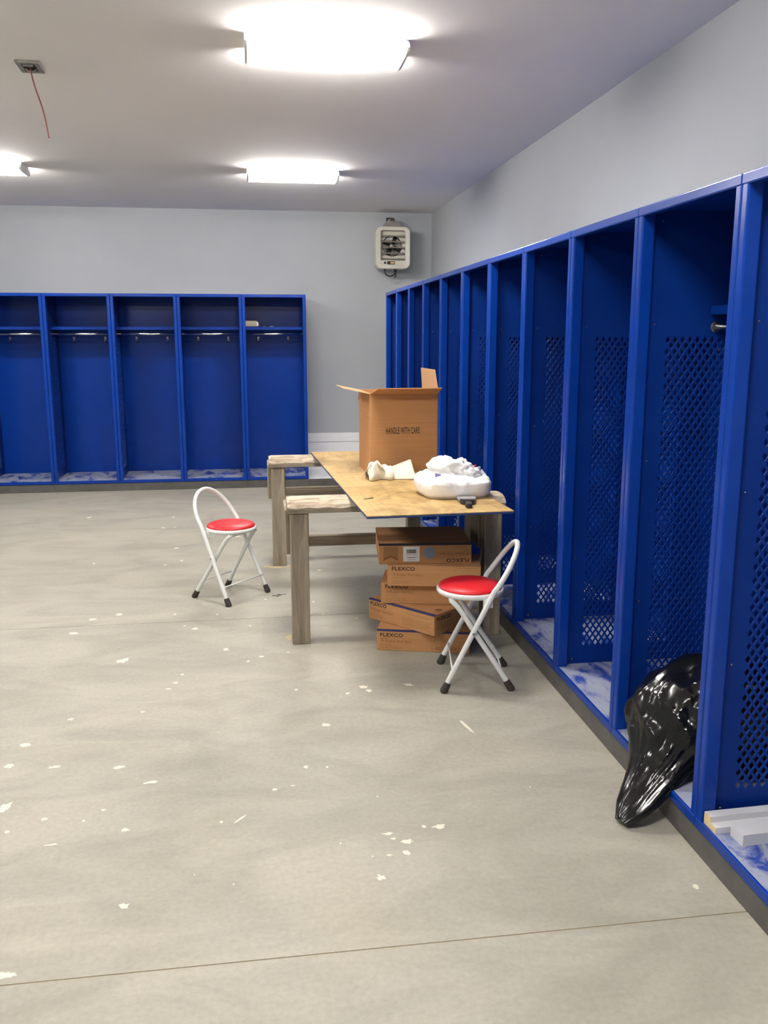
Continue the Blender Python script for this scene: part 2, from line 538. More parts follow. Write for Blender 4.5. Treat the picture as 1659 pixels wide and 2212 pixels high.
def make_locker(W):
    """open locker, front plane y=0 facing -y, x 0..W, z 0..LH; side panel stands at x=0"""
    root = thing('locker', '', 'locker')
    P = 0.031
    lip = 0.030
    for x0 in (0.0008, W - P - .0008):
        link('post', box(x0, 0, lip * .5, x0 + P, 0.046, LH - .004, 0.006, 3), 'blue', root, smooth=False)
    link('top_rail', box(.0008, -.002, LH - .030, W - .0008, .030, LH, 0.004, 3), 'blue', root)
    link('top_panel', box(.0008, .028, LH - .006, W - .0008, LD, LH - .001), 'blue', root)
    link('bottom_panel', boxes([(.0008, .006, lip - .006, W - .0008, LD, lip)]), 'blue_dust', root)
    link('bottom_lip', box(.0008, -.002, 0, W - .0008, .009, lip + .001, 0.003, 2), 'blue', root)
    link('back_panel', box(.0008, LD - .004, lip, W - .0008, LD, LH - .006), 'blue', root)
    link('side_panel', SIDE, 'blue_shaded', root)
    sz = 1.492
    link('shelf', boxes([(.004, .270, sz + .024, W - .004, LD - .005, sz + .030), (.004, .270, sz, W - .004, .276, sz + .0285)], .0015, 1), 'blue', root)
    rod = link('coat_rod', tube([(.006, .292, 1.452), (W - .004, .292, 1.452)], .0125, 16), 'chrome', root, smooth=True)
    for x0 in (.003, W - .008):
        link('rod_flange', lathe([(.001, 0), (.019, 0), (.019, .004), (.0135, .006), (.001, .006)], 20), 'zinc', rod, (x0 - .001, .292, 1.452), (0, math.pi / 2, 0))
    for x in (W / 2 - .155, W / 2 + .155):
        hk = [(x, LD - .004, 1.405), (x, LD - .010, 1.400), (x, LD - .030, 1.372), (x, LD - .044, 1.366), (x, LD - .050, 1.382)]
        h = link('hook', tube(hk, .0042, 8), 'zinc', root, smooth=True)
        link('hook_plate', box(x - .010, LD - .0068, 1.385, x + .010, LD - .0042, 1.425, .001, 1), 'zinc', h)
    for z, y in ((.052, .075), (.50, .075), (1.0, .075), (1.46, .075), (LH - .04, .085), (.30, .54), (.9, .54), (1.4, .54)):
        bo = link('bolt', _bolt, 'zinc', root, (.0028, y, z), (0, math.pi / 2, 0))
        bo.scale = (1, 1, 1) if z < .1 else (.6, .6, .6)
    return root

def copy_tree(o, parent=None):
    c = o.copy()
    COL.objects.link(c)
    c.parent = parent
    for ch in list(o.children):
        copy_tree(ch, c)
    return c

ORD = ['', 'next', 'second', 'third', 'fourth', 'fifth', 'sixth', 'seventh', 'eighth', 'ninth', 'tenth']
proto = make_locker(RW)
for i in range(11):
    # i = 0 far end of the row ... 9 holds the black bag, 10 holds the white offcuts
    r = proto if i == 0 else copy_tree(proto)
    r.location = (XR, R_END - i * RW, PL)
    r.rotation_euler = (0, 0, -math.pi / 2)
    r['group'] = 'blue open lockers along the side wall'
    k = 9 - i
    if i == 10:
        r['label'] = 'blue open metal locker with two white trim boards lying on its floor'
    elif i == 9:
        r['label'] = 'blue open metal locker with the black trash bag spilling out'
    elif i == 0:
        r['label'] = 'blue open metal locker ending the side-wall row near the heater corner'
    elif k == 1:
        r['label'] = 'blue open metal locker next to the trash bag locker, its floor streaked with dust'
    else:
        r['label'] = 'blue open metal locker, %s beyond the trash bag locker toward the heater wall' % ORD[k]
    if i == 0:
        link('side_panel', SIDE, 'blue', r, (RW - .0024, 0, 0)) if False else None

protob = make_locker(BW)
for i in range(5):
    r = protob if i == 0 else copy_tree(protob)
    r.location = (B_END - (i + 1) * BW, YF, PL)
    r.rotation_euler = (0, 0, 0)
    r['group'] = 'blue open lockers on the heater wall'
    if i == 0:
        r['label'] = 'blue open metal locker on the heater wall with a small package on its shelf'
    elif i == 1:
        r['label'] = 'blue open metal locker next to the one with the small package on its shelf'
    else:
        r['label'] = 'blue open metal locker, %s from the locker with the small package' % ORD[i]
# outer end panel of the end-wall row
last = protob
link('end_panel', box(BW - .0022, .012, 0, BW + .0004, LD, LH), 'blue', last)

# ------------------------------------------------------------------ CEILING LIGHTS
def make_light():
    root = thing('ceiling_light', '', 'light')
    L, Wd, Hh = 0.70, 0.29, 0.085
    link('housing', box(-L / 2, -Wd / 2 + .03, -.012, L / 2, Wd / 2 - .03, 0), 'fixture', root)
    prof = [(-.100, -.006), (.100, -.006), (.142, -.026), (.156, -.044), (.142, -.058), (.100, -.066), (-.100, -.066), (-.142, -.058), (-.156, -.044), (-.142, -.026)]
    lm = prism(prof, 'x', -L / 2 + .002, L / 2 - .002)
    link('lens', lm, 'lens', root)
    lm.materials.append(MT['lens_side'])
    lm.polygons.foreach_set('material_index', [1 if abs(p_.center.y) > .105 and abs(p_.normal.x) < .5 else 0 for p_ in lm.polygons])
    lm.update()
    e = [(y * 1.01, z * 1.01) for y, z in prof]
    e[0] = (e[0][0], 0); e[1] = (e[1][0], 0)
    for s in (-1, 1):
        link('end_cap', prism(e, 'x', s * L / 2 - .002, s * L / 2 + .012, .002), 'fixture', root)
    return root

LPOS = [(.350, 4.25), (.340, 7.39), (-2.03, 7.37), (-2.03, 4.27), (.350, 1.15), (-2.03, 1.15)]
LLAB = {0: 'lit white wraparound ceiling light above the trestle table',
        1: 'lit white wraparound ceiling light in front of the wall heater',
        2: 'lit white wraparound ceiling light in front of the lockers on the heater wall',
        3: 'lit white wraparound ceiling light beside the ceiling junction box',
        4: 'lit white wraparound ceiling light above the floor joint by the trim board locker',
        5: 'lit white wraparound ceiling light over the empty end of the floor'}
lp = make_light()
for i, (x, y) in enumerate(LPOS):
    r = lp if i == 0 else copy_tree(lp)
    r.location = (x, y, H_CEIL)
    r['label'] = LLAB[i]
    r['group'] = 'ceiling lights'
    if i:
        r.location = (x, y, H_CEIL)

# junction box with a dangling wire
jb = thing('junction_box', 'open grey metal junction box with a dangling red wire on the ceiling', 'electrical box', (-1.022, 4.765, H_CEIL), math.radians(2))
link('rim', boxes([(-.055, -.085, -.014, .055, -.062, 0), (-.055, .062, -.014, .055, .085, 0), (-.055, -.062, -.014, -.030, .062, 0), (.030, -.062, -.014, .055, .062, 0)], .002, 1), 'galv', jb)
link('cavity_shade', box(-.031, -.063, -.004, .031, .063, -.0005), 'box_shade', jb)  # flat dark plate, its colour stands for shade inside the open box
for s in (-1, 1):
    link('ear', box(-.022, s * .050 - .008, -.020, .022, s * .050 + .008, -.012, .001, 1), 'galv', jb)
link('clip', tube([(-.03, .02, -.006), (-.01, .02, -.022), (.012, .02, -.022), (.03, .02, -.006)], .004, 8), 'galv', jb, smooth=True)
wire = [(.000, .010, -.004), (.004, .012, -.05), (.018, .014, -.11), (.036, .014, -.17), (.050, .012, -.23), (.058, .010, -.29), (.063, .008, -.325)]
def smooth_path(pts, n=6):
    P = [Vector(p) for p in pts]
    out = []
    for i in range(len(P) - 1):
        p0 = P[max(i - 1, 0)]; p1 = P[i]; p2 = P[i + 1]; p3 = P[min(i + 2, len(P) - 1)]
        for k in range(n):
            t = k / n
            out.append(0.5 * ((2 * p1) + (p2 - p0) * t + (2 * p0 - 5 * p1 + 4 * p2 - p3) * t * t + (3 * p1 - p0 - 3 * p2 + p3) * t ** 3))
    out.append(P[-1])
    return out
link('wire', tube(smooth_path(wire), .0038, 8), 'wire', jb, smooth=True)

# ------------------------------------------------------------------ WALL HEATER
def make_heater():
    x0, z0 = 1.447, 2.396
    h = thing('unit_heater', 'pale metal unit heater with louvres and fan high on the end wall', 'heater', (x0, 9.30, z0))
    W, Hh, D = .345, .405, .19
    # open shell: rounded-rect ring extruded in depth, with a back
    out = rrect(W, Hh, .055); inn = rrect(W - .010, Hh - .010, .050)
    n = len(out)
    vs, fs = [], []
    for (y, ring) in ((0.012, out), (D, out), (0.012, inn), (D - .006, inn)):
        vs += [(p[0], y, p[1]) for p in ring]
    for i in range(n):
        j = (i + 1) % n
        fs += [(i, n + i, n + j, j), (2 * n + i, 2 * n + j, 3 * n + j, 3 * n + i), (i, j, 2 * n + j, 2 * n + i)]
    fs.append(tuple(range(n, 2 * n))); fs.append(tuple(range(3 * n, 4 * n))[::-1])
    link('casing', me_from(vs, fs), 'heater', h)
    # front frame
    a = rrect(W + .012, Hh + .012, .060); b = rrect(W - .088, Hh - .060, .022)
    vs, fs = [], []
    for (y, ring) in ((-.004, a), (.014, a), (-.012, [(p[0] * .97, p[1] * .975) for p in a]), (-.006, b), (.014, b)):
        vs += [(p[0], y, p[1]) for p in ring]
    for i in range(n):
        j = (i + 1) % n
        fs += [(i, n + i, n + j, j), (2 * n + i, i, j, 2 * n + j), (3 * n + i, 2 * n + i, 2 * n + j, 3 * n + j), (4 * n + i, 3 * n + i, 3 * n + j, 4 * n + j), (n + i, 4 * n + i, 4 * n + j, n + j)]
    link('front_frame', me_from(vs, fs), 'heater', h, smooth=False)
    # inner panel with a round fan opening
    R = .105; cz = .024; m = 48
    iw, ih = W - .030, Hh - .03
    vs, fs = [], []
    for k in range(m):
        t = 2 * math.pi * k / m
        c, s = math.cos(t), math.sin(t)
        q = min(iw / 2 / max(abs(c), 1e-6), ih / 2 / max(abs(s), 1e-6))
        vs += [(R * c, .062, cz + R * s), (q * c, .058, q * s), (R * c, .100, cz + R * s)]
    for k in range(m):
        j = (k + 1) % m
        fs += [(3 * k, 3 * j, 3 * j + 1, 3 * k + 1), (3 * k, 3 * k + 2, 3 * j + 2, 3 * j)]
    link('fan_panel', me_from(vs, fs), 'heater', h)
    link('back_plate', box(-iw / 2, .150, -ih / 2, iw / 2, .154, ih / 2), 'dark_metal', h)
    for k in range(4):
        vs, fs = [], []
        a0 = math.pi / 2 * k + .35
        for i in range(7):
            r = .018 + .080 * i / 6
            for j in range(5):
                t = a0 + (j / 4 - .5) * (.55 + .6 * i / 6)
                vs.append((r * math.cos(t), .095 + (j / 4 - .5) * .04, cz + r * math.sin(t)))
        for i in range(6):
            for j in range(4):
                fs.append((i * 5 + j, i * 5 + j + 1, i * 5 + j + 6, i * 5 + j + 5))
        link('fan_blade', me_from(vs, fs), 'fan', h, smooth=True)
    link('fan_hub', lathe([(.001, .070), (.018, .072), (.024, .082), (.024, .14), (.001, .14)], 24, 'y'), 'fan', h, (0, 0, cz), smooth=True)
    for k in range(5):
        z = .122 - .057 * k
        link('louvre', prism([(-.004, z - .006), (-.001, z - .010), (.030, z - .004), (.046, z + .004), (.045, z + .008), (.029, z + .001)], 'x', -W / 2 + .046, W / 2 - .046), 'louvre', h)
    link('control_panel', box(-W / 2 + .044, .004, -.172, W / 2 - .044, .020, -.122, .003), 'heater', h)
    nm = link('name_plate', box(-.060, .0018, -.165, .020, .0042, -.132, .0008, 1), 'cord', h)
    link('print', prism([(-.030, -.149), (-.018, -.138), (.014, -.141), (.014, -.156), (-.018, -.159)], 'y', .0008, .0019), 'ochre', nm)
    kb = link('knob', lathe([(.001, .0), (.011, .0), (.013, .010), (.013, .014), (.001, .014)], 20, 'y'), 'dark_metal', h, (-.082, -.010, -.148), smooth=False)
    # mounting bracket
    prof = [(-.115, .195), (-.095, .225), (-.060, .262), (-.030, .290), (.030, .290), (.060, .262), (.095, .225), (.115, .195)]
    link('bracket', prism(prof, 'y', .055, .063), 'galv', h)
    link('bracket_arm', boxes([(-.022, .05, .272, .022, .281, .300), (-.030, .268, .230, .030, .2825, .330)], .002, 1), 'dark_metal', h)
    link('bracket_bolt', lathe([(.001, 0), (.010, 0), (.010, .014), (.001, .014)], 12, 'y'), 'zinc', h, (0, .040, .262))
    c = [(-.070, .08, -.200), (-.072, .08, -.232), (-.058, .082, -.262), (-.025, .085, -.276), (.012, .09, -.270), (.038, .10, -.246), (.050, .11, -.215), (.046, .12, -.196)]
    cord = link('power_cord', tube(smooth_path(c), .0065, 10), 'cord', h, smooth=True)
    link('cord_tail', tube(smooth_path([(.030, .12, -.196), (.040, .13, -.230), (.056, .16, -.262), (.060, .20, -.270), (.060, .281, -.270)]), .005, 8), 'cord', h, smooth=True)
    return h
make_heater()

# ------------------------------------------------------------------ TRESTLES + TABLE TOP
BZ0, BZ1 = .664, .7285
def make_trestle(name, label, x0, x1, y, group):
    r = thing(name, label, 'trestle', (x0, y, 0), 0, group)
    L = x1 - x0
    p = .088
    for s, xa in ((0, .010), (1, L - p - .010)):
        link('post', box(0, 0, 0, p, p, BZ0, .004, 2), 'lumber', r, (xa, 0, 0))
        xc = xa - .022 if s == 0 else xa - .012
        link('side_arm', box(0, 0, .440, .116, .300, BZ0 - .001, .003, 1), 'lumber', r, (xc, p + .0005, 0))
    # beam with a chewed, rounded top front edge
    bm = bmesh.new()
    n = 60
    prof = [(-.010, BZ0), (-.010, BZ0 + .026), (-.002, BZ0 + .044), (.022, BZ1 - .004), (.060, BZ1), (.118, BZ1), (.126, BZ1 - .006), (.126, BZ0)]
    rows = []
    for i in range(n + 1):
        x = -.004 + (L + .008) * i / n
        e = min(i, n - i)
        row = []
        for j, (yy, zz) in enumerate(prof):
            dz = 0
            if j in (2, 3):
                dz = -.007 * abs(noise.noise(Vector((x * 9, j * 3.1, y)))) - .004 * abs(noise.noise(Vector((x * 31, j, y))))
            if j == 1:
                dz = .008 * noise.noise(Vector((x * 14, 7, y)))
            if j in (4, 5):
                dz = 0
            if e == 0 and j in (2, 3, 4, 5):
                dz -= .006
            row.append(bm.verts.new((x, yy + (dz * .5 if j in (2, 3) else 0), zz + dz)))
        rows.append(row)
    m = len(prof)
    for i in range(n):
        for j in range(m):
            j2 = (j + 1) % m
            f = bm.faces.new((rows[i][j], rows[i + 1][j], rows[i + 1][j2], rows[i][j2]))
            f.material_index = 1 if j in (1, 2, 3, 4) else 0
    bm.faces.new(rows[0]); bm.faces.new(rows[-1][::-1])
    me = bm_mesh(bm)
    mi = [p_.material_index for p_ in me.polygons]
    b = link('beam', me, 'lumber_x', r)
    me.materials.append(MT['beam_top'])
    me.polygons.foreach_set('material_index', mi)
    me.update()
    link('stretcher', box(.02, .389, .405, L - .02, .427, .462, .003, 1), 'lumber_x', r)
    return r
TG = 'weathered trestles under the plywood'
make_trestle('trestle', 'weathered timber trestle with posts standing right behind the cardboard carton stack', .142, 1.216, 4.188, TG)
make_trestle('trestle', 'weathered timber trestle standing in sawdust under the open carton end of the plywood', .082, 1.095, 5.750, TG)

TH = math.radians(2.6)
tt = thing('plywood_sheet', 'stained plywood sheet with blue painted underside laid across the trestles', 'table top', (.463, 3.690, BZ1 + .0002), TH)
TW, TL = .662, 2.21
link('veneer', box(0, 0, .0085, TW, TL, .0125, .0006, 1), 'ply', tt)
link('painted_underside', box(0, 0, 0, TW, TL, .0085, .0006, 1), 'ply_blue', tt)
TZ = BZ1 + .0127
def on_table(u, v):
    return Vector((.463, 3.690, 0)) + Vector((u * math.cos(TH) - v * math.sin(TH), u * math.sin(TH) + v * math.cos(TH), 0))
random.seed(3)
marks = []
for k in range(46):
    u = random.uniform(.04, TW - .04); v = random.choice([random.uniform(.02, .5), random.uniform(.02, 2.1)])
    a = random.gauss(.1, .5)
    ln = random.uniform(.012, .05)
    pts = []
    for i in range(6):
        t = i / 5 - .5
        pts.append((u + math.cos(a) * ln * t + random.uniform(-.004, .004), v + math.sin(a) * ln * t + random.uniform(-.006, .006)))
    marks.append(pts)
for pts in marks:
    vs, fs = [], []
    wd = random.uniform(.0008, .0022)
    for (u, v) in pts:
        vs += [(max(0.004, min(TW - .004, u)), v - wd, .0126), (max(0.004, min(TW - .004, u)), v + wd, .0127)]
    for i in range(5):
        fs.append((2 * i, 2 * i + 2, 2 * i + 3, 2 * i + 1))
    link('scuff_mark', me_from(vs, fs), 'pencil', tt)

# nail / screw lying on the sheet
nl = tag(link('screw', tube([(.4975, 4.085, TZ + .0022), (.538, 4.110, TZ + .0022), (.5455, 4.1148, TZ + .0022), (.5458, 4.1150, TZ + .0034)], [.0012, .0020, .0022, .0034], 8), 'dark_metal'), 'dark screw lying alone on the plywood beside the cloth rag', 'screw')

# ------------------------------------------------------------------ BIG OPEN CARTON
def make_carton():
    W, D, Hh, t = .380, .400, .455, .005
    c = thing('carton', 'tall open brown carton printed HANDLE WITH CARE standing on the plywood', 'box', (.620, 4.790, TZ), math.radians(2.0))
    link('bottom', box(t, t, 0, W - t, D - t, t), 'card', c)
    link('front_wall', box(0, 0, 0, W, t, Hh, .001, 1), 'card', c)
    link('back_wall', box(0, D - t, 0, W, D, Hh, .001, 1), 'card', c)
    link('side_wall', box(0, t, 0, t, D - t, Hh), 'card', c)
    link('side_wall', box(W - t, t, 0, W, D - t, Hh), 'card', c)
    def flap(hinge, d, span, ln, ang, trim=.018):
        """thin trapezoid; hinge start point, outward dir d, span vector, angle above horizontal"""
        d = Vector(d).normalized() * math.cos(ang) + Vector((0, 0, math.sin(ang)))
        s = Vector(span)
        nrm = s.cross(d).normalized() * .004
        h = Vector(hinge)
        e = s.normalized() * trim
        q = [h, h + s, h + s - e + d * ln, h + e + d * ln]
        vs = q + [p + nrm for p in q]
        return me_from(vs, [(0, 1, 2, 3), (7, 6, 5, 4), (0, 4, 5, 1), (1, 5, 6, 2), (2, 6, 7, 3), (3, 7, 4, 0)])
    link('flap', flap((0, 0, Hh), (0, -1, 0), (W, 0, 0), .165, math.radians(13)), 'card', c)
    link('flap', flap((0, D, Hh), (-1, 0, 0), (0, -D, 0), .140, math.radians(12)), 'card_in', c)
    link('flap', flap((W, 0, Hh), (1, 0, 0), (0, D, 0), .125, math.radians(97), .03), 'card_in', c)
    link('flap', flap((W, D, Hh), (0, 1, 0), (-W, 0, 0), .165, math.radians(-25)), 'card', c)
    link('lettering', text_mesh('HANDLE WITH CARE', .037, .188, .016), 'ink', c, (.089, 0, .232))
    return c
make_carton()

# ------------------------------------------------------------------ STACK OF FLAT CARTONS
BH = .1030
def base_box(name, label, fl, ang, z, W=.455, D=.45, lid=True):
    b = thing(name, label, 'box', (fl[0], fl[1], z), math.radians(ang), 'stacked wall base cartons')
    link('body', box(0, 0, .0002, W, D, BH - .0002, .002, 1), 'card', b)
    return b, W, D
def fl_text(b, face, s, h, x, z, mat='ink', width=None, bold=.012, flip=False, W=.455, D=.45):
    me = text_mesh(s, h, width, bold)
    if face == 'front':
        o = link('lettering', me, mat, b, (x, 0, z), (0, math.pi if flip else 0, 0))
    else:
        o = link('lettering', me, mat, b, (W, x, z), (0, 0, math.pi / 2))
    return o
def dashes(b, face, x, z, lens, mat='ink_tan', W=.455, dz=.0085, flip=1):
    """lines of print too small to read"""
    lst = []
    for k, ln in enumerate(lens):
        px = x
        random.seed(k * 5 + int(x * 1000))
        while px < x + ln:
            wd = random.uniform(.007, .018)
            q = min(px + wd, x + ln)
            zz = z - k * dz
            if face == 'front':
                lst.append((px, -.0003, zz, q, .0004, zz + .0028))
            else:
                lst.append((W - .0004, px, zz, W + .0003, q, zz + .0028))
            px += wd + .0035
    link('small_print', boxes(lst), mat, b)
def stripe(b, face, W, D, mat='ink_blue', h=.016):
    if face == 'front':
        link('printed_band', boxes([(0.001, -.0003, BH - .006, W - .001, .0006, BH - .0005), (.001, -.0002, BH - .0003, W - .001, h, BH + .0003)]), mat, b)

# bottom carton
b, W, D = base_box('base_carton', 'flat brown carton at the bottom of the stack, on the floor', (.554, 4.055), -15.5, 0, .450, .45)
stripe(b, 'front', W, D)
fl_text(b, 'front', 'FLEXCO', .0190, .016, .070, 'ink', .112, .03)
fl_text(b, 'front', 'TP Rubber Wall Base', .0120, .018, .042, 'ink_brown', .150, .0)
dashes(b, 'front', .018, .059, [.040], 'ink_brown')
dashes(b, 'front', .018, .030, [.055, .095, .105], 'ink_tan')
fl_text(b, 'front', '1-800-FLEXCO', .0165, .268, .012, 'ink_brown', .160, .01)
dashes(b, 'front', .310, .070, [.08, .07, .06], 'ink_tan')
# second, twisted
b, W, D = base_box('base_carton', 'flat brown carton turned cornerwise, second up from the floor in the stack', (.540, 4.250), -51, BH, .430, .300)
stripe(b, 'front', W, D)
fl_text(b, 'front', 'FLEXCO', .0190, .012, .072, 'ink', .108, .03)
fl_text(b, 'front', 'TP Rubber Wall Base', .0120, .012, .046, 'ink_brown', .150, .0)
dashes(b, 'front', .012, .034, [.060, .085, .080], 'ink_tan')
dashes(b, 'front', .245, .075, [.150], 'ink_tan')
dashes(b, 'front', .225, .052, [.185, .17, .18, .165, .18], 'ink_tan')
fl_text(b, 'side', 'FLEXCO', .0190, .018, .070, 'ink', .108, .03, W=W)
dashes(b, 'side', .018, .058, [.10, .12, .09, .12, .11], 'ink_tan', W=W)
link('emblem', lathe([(.0001, 0), (.017, 0), (.017, .0005), (.0001, .0005)], 24), 'ink_brown', b, (W - .045, .085, BH - .0002))
# third
b, W, D = base_box('base_carton', 'flat brown carton in the middle of the stack, third from the floor', (.588, 4.155), -13, 2 * BH, .440, .26)
fl_text(b, 'front', 'FLEXCO', .0190, .022, .078, 'ink', .112, .03)
fl_text(b, 'front', 'TP Rubber Wall Base', .0120, .025, .052, 'ink_brown', .140, .0)
dashes(b, 'front', .025, .040, [.060, .0, .100, .105], 'ink_tan')
# fourth
b, W, D = base_box('base_carton', 'flat brown carton directly under the topmost one of the stack', (.612, 4.098), -12, 3 * BH, .452, .26)
fl_text(b, 'front', 'FLEXCO', .0190, .022, .078, 'ink', .112, .03)
fl_text(b, 'front', 'TP Rubber Wall Base', .0120, .025, .052, 'ink_brown', .140, .0)
dashes(b, 'front', .025, .040, [.060, .0, .100, .085], 'ink_tan')
dashes(b, 'front', .340, .092, [.10], 'ink_tan')
# top, upside down
b, W, D = base_box('base_carton', 'topmost flat carton of the stack, upside down with a white barcode label', (.574, 4.120), -5.5, 4 * BH, .452, .385)
link('printed_band', boxes([(0.001, -.0004, BH - .010, W - .001, .001, BH - .0004), (-.0004, .001, BH - .008, .001, D - .001, BH - .0004), (.001, 0, BH - .0003, W - .001, .006, BH + .0004)]), 'ink_navy', b)
fl_text(b, 'front', 'FLEXCO', .0190, W - .012, .026, 'ink', .110, .03, True)
fl_text(b, 'front', 'TP Rubber Wall Base', .0120, W - .012, .056, 'ink_brown', .145, .0, True)
fl_text(b, 'front', '1-1/2 in', .0090, W - .012, .072, 'ink_brown', .04, .0, True) if False else None
dashes(b, 'front', W - .052, .061, [.040], 'ink_brown') if False else None
dashes(b, 'front', W - .110, .082, [.098, .0], 'ink_tan')
dashes(b, 'front', W - .055, .0665, [.043], 'ink_tan')
link('chevron', me_from([(x, y, z) for y in (-.0004, .0004) for x, z in ((.022, .090), (.094, .090), (.094, .018), (.058, .036), (.022, .018))],
     [(0, 4, 3, 2, 1), (5, 6, 7, 8, 9)] + [(i, (i + 1) % 5, 5 + (i + 1) % 5, 5 + i) for i in range(5)]), 'ink_tan', b)
link('chevron', me_from([(x, y, z) for y in (-.0007, -.0003) for x, z in ((.022, .018), (.058, .036), (.094, .018), (.094, .026), (.058, .046), (.022, .026))],
     [(0, 1, 2, 3, 4, 5)[::-1], (6, 7, 8, 9, 10, 11)] + [(i, (i + 1) % 6, 6 + (i + 1) % 6, 6 + i) for i in range(6)]), 'ink_brown', b)
lb = link('sticker', box(.118, -.0008, .014, .198, .0004, .088), 'paper', b)
bars = []
x = .134
random.seed(11)
while x < .180:
    wd = random.choice([.0006, .0011, .0017])
    bars.append((x, -.0012, .054, x + wd, -.0007, .074))
    x += wd + random.choice([.0007, .0012])
link('barcode', boxes(bars), 'ink', lb)
dl = []
for z, a, e in ((.046, .13, .185), (.034, .138, .188), (.032, .138, .180), (.022, .140, .178)):
    dl.append((a, -.0012, z, e, -.0007, z + .0022))
link('small_print', boxes(dl), 'ink_grey', lb)
link('dot', lathe([(.0001, -.0007), (.030, -.0007), (.030, .0004), (.0001, .0004)], 40, 'y'), 'ink_grey', b, (.246, 0, .056))

# ------------------------------------------------------------------ FOLDING STOOLS
def make_stool():
    r = thing('folding_stool', '', 'chair', (0, 0, 0), 0, 'folding stools with red seats')
    R = .0118
    A = []                       # hoop frame: front feet, through the back hoop
    for k in range(9):
        t = k / 8
        A.append(Vector((.150 - .213 * t, -.172 + .020 * t, .004 + .440 * t)))
    for k in range(1, 24):
        a = math.pi * k / 24
        s = math.sin(a)
        A.append(Vector((-.063 - .110 * s ** .9, -.152 * math.cos(a), .444 + .178 * s)))
    for k in range(9):
        t = 1 - k / 8
        A.append(Vector((.150 - .213 * t, .172 - .020 * t, .004 + .440 * t)))
    link('back_hoop', tube(A, R, 14), 'white_enamel', r, smooth=True)
    for s in (-1, 1):
        P = [(-.150, s * .143, .004), (-.090, s * .134, .096), (.0, s * .122, .232), (.060, s * .116, .325), (.085, s * .114, .360), (.103, s * .112, .380), (.118, s * .108, .392)]
        link('leg', tube(smooth_path(P, 4), R, 14), 'white_enamel', r, smooth=True)
        for (x, y, dx, dy) in ((.150, s * .172, -.0215, -s * .002), (-.150, s * .143, .0275, -s * .004)):
            d = Vector((dx, dy, .044))
            p0 = Vector((x, y, .0)) - d * .0
            link('rubber_foot', tube([p0 + d * -.02, p0 + d * .12, p0 + d * .3, p0 + d * .95, p0 + d * 1.0], [.0125, .0175, .0172, .0150, .0120], 14), 'rubber', r, smooth=False)
        link('bracket', box(-.060, s * .132 - .005, .366, -.018, s * .132 + .005, .408, .003, 1), 'white_enamel', r)
        x0 = .150 - .213 * .59
        link('rivet', lathe([(.0001, 0), (.006, 0), (.004, .004), (.0001, .005)], 12, 'y'), 'zinc', r, (.0235, s * .1715, .262), (0, 0, 0 if s > 0 else math.pi))
    z = .105
    xa = .150 - .213 * z / .44; ya = .172 - .020 * z / .44
    link('stretcher_rod', tube([(xa + .012, -ya - .004, z), (xa + .012, ya + .004, z)], .0038, 8), 'white_enamel', r, smooth=True)
    link('stretcher_rod', tube([(-.098, -.137, z), (-.098, .137, z)], .0038, 8), 'white_enamel', r, smooth=True)
    link('seat_bar', tube([(.118, -.108, .392), (.118, .108, .392)], .009, 10), 'white_enamel', r, smooth=True)
    c = (.028, 0, 0)
    link('seat_pan', lathe([(.001, .396), (.130, .396), (.143, .402), (.148, .410), (.147, .418), (.140, .423), (.001, .423)], 56), 'white_enamel', r, c, smooth=True)
    prof = [(.001, .420), (.136, .420), (.1385, .426)]
    for k in range(1, 9):
        a = math.pi / 2 * k / 9
        prof.append((.1385 * math.cos(a) ** .55, .426 + .024 * math.sin(a)))
    prof.append((.001, .4505))
    link('cushion', lathe(prof, 56), 'red', r, c, smooth=True)
    return r
s1 = make_stool()
s1.location = (.939, 3.639, 0); s1.rotation_euler = (0, 0, math.radians(170.7))
s1['label'] = 'red-seated white folding stool standing in front of the carton stack'
s2 = copy_tree(s1)
s2.location = (-.179, 5.104, 0); s2.rotation_euler = (0, 0, math.radians(-40.6))
s2['label'] = 'red-seated white folding stool alone on open floor beside the trestle posts'

